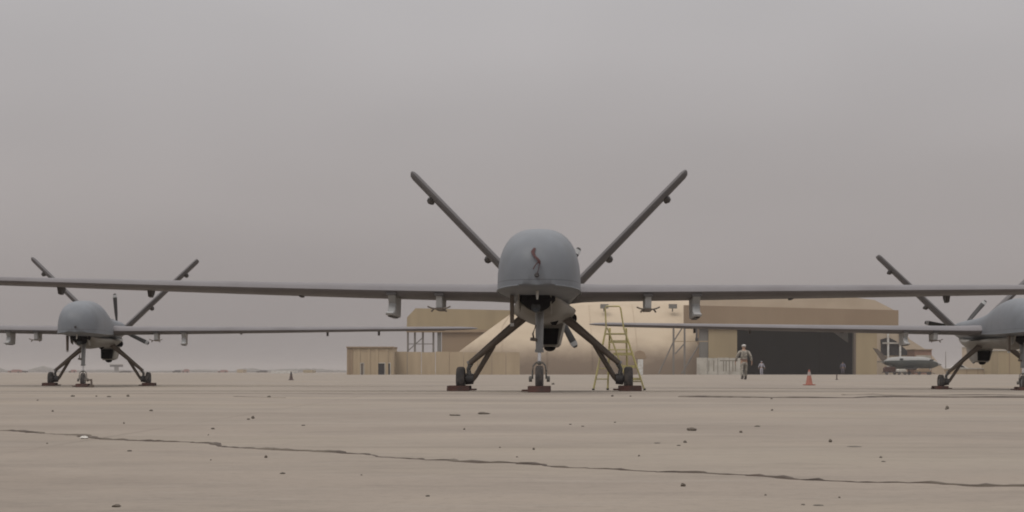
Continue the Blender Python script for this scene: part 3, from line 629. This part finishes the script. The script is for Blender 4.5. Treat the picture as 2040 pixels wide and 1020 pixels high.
mb = MB(); mb.box(x_(811)-.1, x_(1060), -.12, 0, Z(660, Y)-.15, Z(657, Y)); obj('edge_beam', mb, M['tandark'], r)

# low tan wall + small annex
Y = 200.0
r = empty('perimeter_wall', (X(900, Y), Y, 0)); tag(r, 'long low tan precast wall in front of the canopy block', 'wall'); ox = X(900, Y)
n = 9; pa = [783+(1036-783)*i/n for i in range(n+1)]
for i in range(n):
    mb = MB(); mb.box(x_(pa[i])+.04, x_(pa[i+1])-.04, (i % 2)*.04, .4, 0, Z(700.5, Y)-(i % 3)*.04); obj('wall_panel', mb, M['tan2'], r)
Y = 197.0
r = empty('guard_building', (X(737, Y), Y, 0)); tag(r, 'small flat roofed tan building with dark doorways at the left end of the wall', 'building'); ox = X(737, Y)
mb = MB(); mb.box(x_(691), x_(784), 0, 6, 0, Z(693, Y)); obj('wall', mb, M['tan2'], r)
mb = MB(); mb.box(x_(690), x_(785), -.25, 6.2, Z(693, Y)+.003, Z(690.5, Y)); obj('roof', mb, M['tandark'], r)
for a, b_, nm, mm_ in ((750, 766, 'doorway', 'inside'), (772, 777, 'door', 'inside'), (719, 724, 'door', 'strut')):
    mb = MB(); mb.box(x_(a), x_(b_), -.03, .0-.004, 0, Z(724, Y)); dd = obj(nm, mb, M[mm_], r)
    mb = MB(); mb.box(x_(a)-.1, x_(a), -.06, -.004, 0, Z(724, Y)+.1); mb.box(x_(b_), x_(b_)+.1, -.06, -.004, 0, Z(724, Y)+.1); mb.box(x_(a), x_(b_), -.06, -.004, Z(724, Y), Z(724, Y)+.1); obj('frame', mb, M['barrier'], dd)
for a in (692, 697, 712, 732, 748, 768):
    mb = MB(); mb.box(x_(a), x_(a)+.35, -.09, -.004, 0, Z(693.5, Y)); obj('pilaster', mb, M['tandark' if a < 700 else 'tan2'], r)

# right hangar
Y = 205.0
r = empty('open_hangar', (X(1580, Y), Y, 0)); tag(r, 'big tan hangar with wide dark open doorway and deep fascia', 'hangar'); ox = X(1580, Y)
mb = MB(); mb.prism([(x_(1363), Z(655, Y)), (x_(1363), Z(608, Y)), (x_(1790), Z(618, Y)), (x_(1790), Z(655, Y))], 'y', 0, .8); obj('fascia', mb, M['tandark'], r)
mb = MB(); mb.box(x_(1412), x_(1469), .3, 1.2, 0, Z(655, Y)); obj('door_pier', mb, M['tan'], r)
mb = MB(); mb.box(x_(1395), x_(1411.8), .5, 1.3, 0, Z(655, Y)); obj('grey_pier', mb, M['greycol'], r)
mb = MB(); mb.box(x_(1706), x_(1748), .3, 1.2, 0, Z(655, Y)); obj('door_pier', mb, M['tan'], r)
mb = MB(); mb.box(x_(1701.5), x_(1706), .25, 1.1, 0, Z(657, Y)); obj('door_track', mb, M['strut'], r)
mb = MB()
D = 34
prR = [(x_(1395), Z(607, Y)), (x_(1396), Z(594, Y)), (x_(1450), Z(588, Y)), (x_(1690), Z(590, Y)), (x_(1745), Z(597, Y)), (x_(1789), Z(618, Y)-.1), (x_(1789), Z(640, Y)), (x_(1395), Z(640, Y))]
mb.prism(prR, 'y', .85, D); obj('roof', mb, M['shelter'], r, bevel=0)
mb = MB(); mb.box(x_(1395), x_(1414), 1.4, D, 0, Z(640, Y)-.01); mb.box(x_(1735), x_(1747), 3.4, D, 0, Z(640, Y)-.01); obj('side_wall', mb, M['tandark'], r)
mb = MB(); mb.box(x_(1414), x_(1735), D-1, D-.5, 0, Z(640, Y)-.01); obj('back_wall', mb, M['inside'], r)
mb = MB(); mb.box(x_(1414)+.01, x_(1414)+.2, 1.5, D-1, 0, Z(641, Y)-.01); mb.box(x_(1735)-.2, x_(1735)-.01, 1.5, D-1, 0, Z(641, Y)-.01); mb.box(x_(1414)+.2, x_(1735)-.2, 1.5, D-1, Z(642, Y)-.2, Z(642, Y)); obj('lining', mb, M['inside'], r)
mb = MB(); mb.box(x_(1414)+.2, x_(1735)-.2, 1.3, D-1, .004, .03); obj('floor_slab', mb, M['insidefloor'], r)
# pale sloping strut inside top right of the doorway
mb = MB(); mb.prism([(x_(1668), Z(661, Y)), (x_(1697), Z(661, Y)), (x_(1697), Z(682, Y))], 'y', 2.2, 2.6); obj('gusset', mb, M['greycol'], r)
# steel lattice in front of the shelter's right end
Y = 203.0
r = empty('steel_gantry', (X(1352, Y), Y, 0)); tag(r, 'thin brown steel gantry with raking braces between the shelter and hangar', 'gantry'); ox = X(1352, Y)
for a in (1342, 1364):
    mb = MB(); mb.box(x_(a)-.12, x_(a)+.12, 0, .25, 0, Z(644, Y)); obj('column', mb, M['frame'], r)
for a, b_, c_, d_ in ((1342, 680, 1360, 652), (1342, 680, 1312, 745), (1364, 684, 1345, 705), (1385, 700, 1358, 745), (1395, 684, 1372, 720)):
    mb = MB(); mb.tube([(x_(a), .1, Z(b_, Y)), (x_(c_), .1, Z(d_, Y))], .1, 6); obj('brace', mb, M['frame'], r)
mb = MB(); mb.box(x_(1340), x_(1412), .02, .2, Z(681, Y), Z(679, Y)); obj('cross_beam', mb, M['tan2'], r)
mb = MB(); mb.box(x_(1386), x_(1389), -.3, 0, Z(679, Y), Z(652, Y)); mb.box(x_(1385), x_(1390.5), -.5, -.02, Z(679, Y), Z(673, Y)); obj('hoist', mb, M['dark'], r)
# white barrier of slotted panels
Y = 198.0
r = empty('slotted_barrier', (X(1432, Y), Y, 0)); tag(r, 'low off-white slotted concrete barrier left of the open hangar door', 'barrier'); ox = X(1432, Y)
for i, (a, b_) in enumerate(((1388, 1409), (1409, 1430), (1430, 1453), (1453, 1476))):
    mb = MB(); mb.box(x_(a)+.03, x_(b_)-.03, 0, .4, 0, Z(712.5, Y)-(i % 2)*.05); p_ = obj('panel', mb, M['barrier'], r)
for a in (1411, 1421, 1440.5, 1445.5, 1452, 1459, 1464):
    mb = MB(); mb.box(x_(a), x_(a)+.13, -.012, -.003, Z(740, Y), Z(718, Y)); obj('slot', mb, M['slot'], r)
mb = MB(); mb.box(x_(1434), x_(1470), -.02, -.003, Z(719.5, Y), Z(717.5, Y)); obj('rail', mb, M['slot'], r)
# hooded white pillar
Y = 190.0
r = empty('hooded_pillar', (X(1276, Y), Y, 0)); tag(r, 'white pillar with a rounded tan hood behind the yellow ladder', 'pillar'); ox = X(1276, Y)
mb = MB(); mb.box(-.32, .32, 0, .6, 0, Z(716, Y)); obj('pillar', mb, M['white'], r, bevel=.04)
mb = MB(); mb.prism([(x_(1262), Z(714, Y)), (x_(1266), Z(700, Y)), (x_(1275), Z(697, Y)), (x_(1284), Z(701, Y)), (x_(1289), Z(712, Y)), (x_(1284), Z(715.8, Y))], 'y', .1, 1.2); obj('hood', mb, M['tandark'], r, bevel=.06)

# shelter with dark slanted opening behind the light aircraft
Y = 230.0
r = empty('small_shelter', (X(1790, Y), Y, 0)); tag(r, 'pale shelter with slanted dark opening behind the parked light aircraft', 'shelter'); ox = X(1790, Y)
mb = MB(); mb.prism([(x_(1742), 0), (x_(1742), Z(650, Y)), (x_(1798), Z(652, Y)), (x_(1812), Z(676, Y)), (x_(1850), Z(700, Y)), (x_(1880), Z(735, Y)), (x_(1884), 0)], 'y', 0, 14); obj('shell', mb, M['shelter'], r)
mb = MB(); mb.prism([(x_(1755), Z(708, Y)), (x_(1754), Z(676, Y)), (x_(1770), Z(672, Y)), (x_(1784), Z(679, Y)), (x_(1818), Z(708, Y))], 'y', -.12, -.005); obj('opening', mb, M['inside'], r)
for a in (1768, 1792):
    mb = MB(); mb.box(x_(a)-.13, x_(a)+.13, -.5, -.2, 0, Z(655, Y)); obj('post', mb, M['white'], r)
mb = MB(); mb.box(x_(1757), x_(1792), -.52, -.25, Z(685, Y), Z(682, Y)); obj('lintel', mb, M['barrier'], r)
Y = 212.0
r = empty('site_cabin', (X(1838, Y), Y, 0)); tag(r, 'small red brown flat roofed cabin behind the nose of the light aircraft', 'building'); ox = X(1838, Y)
mb = MB(); mb.box(x_(1822), x_(1856), 0, 4, 0, Z(697.5, Y)); obj('wall', mb, M['brownwall'], r)
mb = MB(); mb.box(x_(1821), x_(1857), -.2, 4.1, Z(697.4, Y), Z(695.5, Y)); obj('roof', mb, M['tandark'], r)
mb = MB(); mb.box(x_(1822)+.2, x_(1856)-.1, -.05, -.004, Z(738, Y), Z(708, Y)); obj('pale_panel', mb, M['barrier'], r)

# light aircraft parked side on, nose to the right
Y = 185.0; s = Y/F
r = empty('light_aircraft', (X(1762, Y), Y, 0)); tag(r, 'white and grey light aircraft parked side on at the right of the hangar', 'aircraft'); ox = X(1762, Y)
x_ = lambda px: X(px, Y)-ox
zc = lambda py: Z(py, Y)
prof = [(1757, 721, 723), (1764, 715.5, 726), (1775, 712, 731), (1795, 710.5, 734), (1820, 710.5, 735.5), (1842, 711.5, 735), (1856, 715.5, 733), (1866, 720.5, 730), (1876, 725, 727)]
rs = []
for px, t_, b_ in interp(prof, 3):
    c_ = (zc(t_)+zc(b_))/2; hh = (zc(t_)-zc(b_))/2
    rs.append([Vector((x_(px), math.cos(q)*hh*.95, c_+math.sin(q)*hh)) for q in [2*math.pi*j/16 for j in range(16)]])
mb = MB(); mb.rings(rs); obj('fuselage', mb, M['planewhite'], r, True)
rs = []
for px, t_, b_ in interp([(1762, 719, 726), (1790, 718.5, 734.8), (1820, 717.5, 736.3), (1843, 718, 735.8), (1858, 720, 733.5), (1867, 723, 730)], 3):
    c_ = zc(t_); hh = (zc(t_)-zc(b_)); rs.append([Vector((x_(px), -math.cos(q)*hh*.87, c_-math.sin(q)*hh)) for q in [math.pi*j/10 for j in range(11)]])
mb = MB(); mb.rings(rs); obj('lower_paint', mb, M['planegrey'], r, True)
mb = MB(); mb.prism([(x_(1739), zc(693)), (x_(1748), zc(695)), (x_(1775), zc(722)), (x_(1761), zc(725))], 'y', -.14, .14); obj('tail_fin', mb, M['strut'], r, bevel=.03)
mb = MB(); mb.prism([(x_(1755), -1.9), (x_(1763), -1.9), (x_(1770), 0), (x_(1763), 1.9), (x_(1755), 1.9), (x_(1758), 0)], 'z', zc(721.5), zc(720)); obj('tailplane', mb, M['planegrey'], r)
mb = MB(); mb.prism([(x_(1800), -5), (x_(1812), -5), (x_(1824), 0), (x_(1812), 5), (x_(1800), 5), (x_(1796), 0)], 'z', zc(735.5), zc(733)); obj('wing', mb, M['dark'], r, bevel=.02)
mb = MB(); mb.box(x_(1790), x_(1796), -.83, -.6, zc(717), zc(714)); obj('cabin_window', mb, M['glass'], r)
mb = MB(); mb.box(x_(1850), x_(1857), -.66, -.45, zc(718.5), zc(716)); obj('cockpit_window', mb, M['glass'], r)
for px, yy in ((1806, -1.2), (1808, 1.2), (1852, 0)):
    mb = MB(); mb.tube([(x_(px), yy*.9, zc(735)), (x_(px), yy, .2)], .05, 8); g_ = obj('landing_gear', mb, M['dark'], r, True)
    mb = MB(); mb.lathe((x_(px), yy-.08, .22), (0, 1, 0), [(0, .1), (0, .2), (.04, .22), (.12, .22), (.16, .2), (.16, .1)], 16); obj('wheel', mb, M['tyre'], g_, True)
mb = MB(); mb.box(x_(1762), x_(1778), -1.0, -.4, zc(741.5), zc(731)); obj('tail_cone_cover', mb, M['chock'], r, bevel=.05)

def cart(px, Y, w_, h_, m1, label):
    r = empty('ground_cart', (X(px, Y), Y, 0)); tag(r, label, 'cart')
    mb = MB(); mb.prism([(-w_/2, .35), (-w_/2, h_*.85), (-w_*.35, h_), (w_*.4, h_), (w_/2, h_*.7), (w_/2, .35)], 'y', -.5, .5); obj('housing', mb, m1, r, bevel=.04)
    mb = MB(); mb.box(-w_/2-.1, w_/2+.1, -.55, .55, .27, .345); mb.tube([(w_/2, 0, .3), (w_/2+.7, 0, .15)], .04, 6); obj('chassis', mb, M['dark'], r)
    for a_ in (-w_*.35, w_*.35):
        mb = MB(); mb.lathe((a_, -.62, .2), (0, 1, 0), [(0, .05), (0, .19), (.14, .19), (.14, .05)], 12); obj('wheel', mb, M['tyre'], r, True)
cart(1772, 181, 1.3, .95, M['chock'], 'dark red brown ground cart under the tail of the light aircraft')
cart(1795, 180, 1.0, .7, M['barrier'], 'low pale ground cart beneath the middle of the light aircraft')
cart(1838, 180, 1.5, .75, M['tandark'], 'low brown ground cart beneath the nose of the light aircraft')
# parked car, far right
Y = 240.0
r = empty('parked_car', (X(1908, Y), Y, 0)); tag(r, 'white car parked far off behind the wheel of the right drone', 'car')
mb = MB(); sect = [(-1.9, .35), (-1.95, .75), (-1.8, .95), (-1.0, 1.02), (-.55, 1.42), (.5, 1.45), (1.15, 1.05), (1.9, .85), (1.98, .5), (1.9, .3)]
mb.prism(sect, 'y', -.8, .8); obj('body', mb, M['white'], r, bevel=.08)
mb = MB(); mb.prism([(-.9, 1.03), (-.5, 1.36), (.45, 1.39), (.98, 1.05)], 'y', -.815, -.802); obj('side_window', mb, M['glass'], r)
for a in (-1.2, 1.25):
    mb = MB(); mb.lathe((a, -.84, .32), (0, 1, 0), [(0, .1), (0, .29), (.04, .32), (.2, .32), (.2, .1)], 18); wv = obj('wheel', mb, M['tyre'], r, True)
    mb = MB(); mb.lathe((a, -.86, .32), (0, 1, 0), [(0, 0.01), (0, .16), (.03, .18)], 14); obj('rim', mb, M['rim'], wv, True)
for a in (-1.9, 1.9):
    mb = MB(); mb.box(a-.06, a+.06, -.7, -.45, .62, .75); obj('headlight' if a > 0 else 'tail_light', mb, M['pylon'] if a > 0 else M['redfar'], r)

# buildings at the right edge
def block(name, px0, px1, py, Y, dep, m_, label, seams=0, roof=True, m2=None):
    r = empty(name, (X((px0+px1)/2, Y), Y, 0)); tag(r, label, 'wall' if 'wall' in name else 'building'); o_ = X((px0+px1)/2, Y)
    mb = MB(); mb.box(X(px0, Y)-o_, X(px1, Y)-o_, 0, dep, 0, Z(py, Y)); obj('wall', mb, m_, r)
    if roof:
        mb = MB(); mb.box(X(px0, Y)-o_-.1, X(px1, Y)-o_+.1, -.12, dep+.1, Z(py, Y)+.003, Z(py, Y)+.18); obj('coping', mb, m2 or M['barrier'], r)
    for i in range(seams):
        xx = X(px0, Y)-o_+(X(px1, Y)-X(px0, Y))*(i+1)/(seams+1); mb = MB(); mb.box(xx-.05, xx+.05, -.06, -.003, 0, Z(py, Y)-.02); obj('panel_joint', mb, M['tandark'], r)
    return r
block('store_building', 1953, 2060, 691, 245, 10, M['shelter'], 'pale flat roofed building at the right edge behind the drone', 0)
block('tan_building', 1989, 2100, 699, 225, 8, M['tan'], 'tan ribbed building at the right edge in front of the pale one', 4)
block('boundary_wall', 1860, 1992, 735.5, 232, .6, M['tan2'], 'low tan boundary wall running to the right edge behind the white car', 5)

# ------------------------------------------------------------ far left horizon
YF = 620.0
def far_tower():
    Y = 900.0; r = empty('water_tower', (X(232, Y), Y, 0)); tag(r, 'hazy small tower with a wide top on the horizon below the left drone', 'tower')
    mb = MB(); mb.box(X(220, Y)-X(232, Y), X(244, Y)-X(232, Y), -1.5, 1.5, Z(731, Y), Z(726.5, Y)); obj('cabin', mb, M['dark'], r)
    mb = MB(); mb.box(-1.1, 1.1, -.9, .9, 0, Z(731, Y)); obj('shaft', mb, M['greycol'], r)
    mb = MB(); mb.box(-3.9, 3.9, -1.9, 1.9, Z(726.4, Y), Z(725.5, Y)); obj('roof', mb, M['barrier'], r)
far_tower()
rnd = random.Random(11)
def far_item(px, wpx, hpx, Y, m_, label, cat, name):
    r = empty(name, (X(px, Y), Y, 0)); tag(r, label, cat); w_ = wpx/F*Y/2; z1 = hpx/F*Y
    mb = MB(); mb.prism([(-w_, .15), (-w_, z1*.6), (-w_*.45, z1*.68), (-w_*.3, z1), (w_*.75, z1), (w_, z1*.7), (w_, .15)], 'y', -1, 1); obj('body', mb, m_, r)
    mb = MB()
    for a in (-.6, .6): mb.lathe((a*w_, -1.05, .4), (0, 1, 0), [(0, .05), (0, .4), (.3, .4), (.3, .05)], 10)
    obj('wheel', mb, M['tyre'], r)
for i, (px, wp, hp, mk, lb) in enumerate(((30, 26, 6.5, 'redfar', 'faint red truck on the horizon at the far left edge'), (48, 14, 4, 'dark', 'faint dark truck next to the leftmost red truck on the horizon'), (145, 14, 6, 'redfar', 'faint red truck on the horizon behind the left wheels of the left drone'),
        (250, 24, 4, 'dark', 'faint dark low truck on the horizon right of the small tower'), (352, 16, 5, 'dark', 'faint dark truck on the horizon right of the left drone'), (370, 13, 7, 'redfar', 'faint red truck on the horizon right of the left drone'),
        (444, 20, 5.5, 'redfar', 'faint red brown truck on the horizon midway between left drone and low buildings'), (522, 22, 5, 'dark', 'faint dark truck on the horizon beside the white shed'))):
    far_item(px, wp, hp, 640+i*9, M[mk], lb, 'truck', 'distant_truck')
block('white_shed', 540, 585, 738.5, 400, 8, M['white'], 'long low white shed on the horizon behind the small dark cone', 0, False)
block('far_building', 604, 622, 737, 560, 10, M['tan'], 'hazy flat building on the horizon left of the low tan building', 0, False)
block('far_building', 472, 484, 736, 600, 8, M['tan2'], 'hazy small building on the horizon between two far trucks', 0, False)
# distant tree belts reading as one mass
mb = MB()
for (a, b_, h_) in ((-40, 14, 9), (14, 60, 5), (62, 112, 11), (112, 300, 5), (300, 470, 5), (470, 520, 8), (520, 690, 7), (1880, 2080, 6)):
    n = int((b_-a)*1.1)
    for i in range(n):
        Y = 1900+rnd.uniform(-60, 60); px = rnd.uniform(a, b_); hh = h_*(.45+.55*math.sin(math.pi*(px-a)/(b_-a)))*rnd.uniform(.6, 1.1)/F*Y
        mb.ball((X(px, Y), Y, hh*.45), rnd.uniform(2.4, 6), 4, hh*.6, 7, 4)
tag(obj('far_tree_belt', mb, M['trees']), 'hazy dark belt of far trees along the horizon', 'trees', kind='stuff')
# masts at far right
for px, py, lb in ((1884, 700, 'thin mast on the horizon between the light aircraft and the right drone'),):
    Y = 420; mb = MB(); mb.tube([(0, 0, 0), (0, 0, Z(py, Y))], [.16, .08], 6); o = obj('mast', mb, M['frame']); o.location = (X(px, Y), Y, 0); tag(o, lb, 'mast')

# ------------------------------------------------------------ loose stones
STONES = []
def stone(px, py, wpx, hpx, label=None, m_=None, seed=0, name='stone'):
    p = onground(px, py); rr = random.Random(seed); s_ = p.y/F; w_ = wpx*s_/2; h_ = hpx*s_
    mb = MB(); mb.ball((0, 0, h_*.4), w_, w_*.8, h_*.62, 9, 6)
    mb.v = [(x*rr.uniform(.75, 1.2), y*rr.uniform(.75, 1.2), max(-.004, z*rr.uniform(.75, 1.2))) for x, y, z in mb.v]
    o = obj(name, mb, m_ or M['stone' if label else 'chip'], None, True, angle=25); o.location = p; o.rotation_euler = (0, 0, rr.uniform(0, 6))
    if not label: STONES.append((px, py, wpx, hpx, o))
    tag(o, label or 'stone', 'stone' if name == 'stone' else 'scrap', 'small loose stones on the apron'); return o
for i, (px, py, wp, hp) in enumerate(((145, 790, 10, 3), (192, 790, 5, 2), (217, 791, 10, 2.5), (255, 790, 7, 4), (105, 820, 6, 3), (301, 819, 8, 3), (75, 798, 5, 2), (247, 844, 5, 3), (424, 855, 8, 3), (415, 867, 4, 2),
        (258, 899, 12, 2.5), (94, 884, 5, 2), (420, 917, 4, 2), (563, 944, 12, 3), (720, 947, 5, 2), (852, 989, 9, 3), (536, 791, 10, 2.5), (604, 848, 10, 2), (1537, 795, 5, 2), (1136, 846, 6, 2), (1161, 850, 7, 2),
        (1063, 896, 6, 4), (1365, 882, 8, 4), (1352, 888, 10, 2), (1509, 850, 12, 2.5), (1538, 818, 5, 3), (1700, 890, 28, 1.5), (1755, 912, 8, 3), (1760, 920, 10, 2), (1310, 883, 16, 1.5), (1525, 987, 6, 2.5), (1672, 992, 5, 3), (1630, 1007, 22, 2), (1600, 1006, 9, 2.5),
        (1220, 790, 6, 3), (1256, 790, 5, 2), (1273, 909, 5, 3), (1885, 816, 6, 3), (925, 856, 5, 3), (1030, 911, 5, 2), (1102, 766, 8, 3), (996, 892, 5, 2), (1225, 842, 5, 2))):
    stone(px, py, wp, hp, seed=i)
stone(1378, 858, 22, 6, 'wide flat dark fragment right of centre on the concrete', seed=71)
stone(1654, 881, 9, 6, 'round dark stone right of the wide flat fragment', seed=72)
stone(1476, 862, 8, 4, 'small dark stone between the flat fragment and the round stone', seed=73)
stone(504, 834, 8, 5, 'dark stone of an adjoining pair, taller one, left of centre', seed=74)
stone(495, 836, 8, 2.5, 'flat dark stone of an adjoining pair left of centre', seed=75)
stone(530, 912, 8, 5, 'dark stone just below the long crack on the left', seed=76)
stone(232, 1010, 18, 5, 'flat dark stone nearest the viewer at bottom left', seed=77)
stone(1361, 969, 11, 6, 'angular dark stone below the long crack, right of centre', seed=78)
stone(1887, 815, 9, 6, 'dark stone below the right drone wheel', seed=79)
stone(963, 825, 28, 4, 'long flat dark fragment in front of the central drone', seed=80)
stone(906, 828, 28, 3, 'thin flat dark fragment left of the long one before the central drone', seed=81)
stone(168, 874, 20, 5, 'white paper scrap lying in the long crack at the left', M['scrap'], 82, 'paper_scrap')

ORD = ['leftmost', 'second', 'third', 'fourth', 'fifth', 'sixth', 'seventh', 'eighth', 'ninth', 'tenth', 'eleventh', 'twelfth', 'thirteenth', 'fourteenth', 'fifteenth', 'sixteenth']
crk = lambda x: 857+x*.0565
bands = {}
for q in STONES:
    px, py = q[:2]; hf = 'left' if px < 1020 else 'right'
    bn = 'in the far row' if py < 800 else ('in mid ground' if py < 850 else ('above the long crack' if py < crk(px) else 'below the long crack'))
    bands.setdefault((hf, bn), []).append(q)
for (hf, bn), L in bands.items():
    for i, q in enumerate(sorted(L, key=lambda q: q[0])):
        shp = 'flat stone' if q[2]/q[3] > 3.5 else 'small stone'
        q[4]['label'] = '%s %s %s, %s half' % (ORD[i], shp, 'from left '+bn if i else bn, hf)

# ------------------------------------------------------------ haze
mb = MB(); mb.box(-3400, 3400, -60, 3400, -1, 13.5)
hm = bpy.data.materials.new('haze'); hm.use_nodes = True; t = hm.node_tree; t.nodes.clear()
o_ = t.nodes.new('ShaderNodeOutputMaterial'); v = t.nodes.new('ShaderNodeVolumePrincipled'); t.links.new(v.outputs[0], o_.inputs['Volume'])
v.inputs['Color'].default_value = (.60, .575, .57, 1); v.inputs['Density'].default_value = .0005; v.inputs['Anisotropy'].default_value = 0
tag(obj('haze', mb, hm), 'thin dusty air over the whole apron', 'haze', kind='stuff')
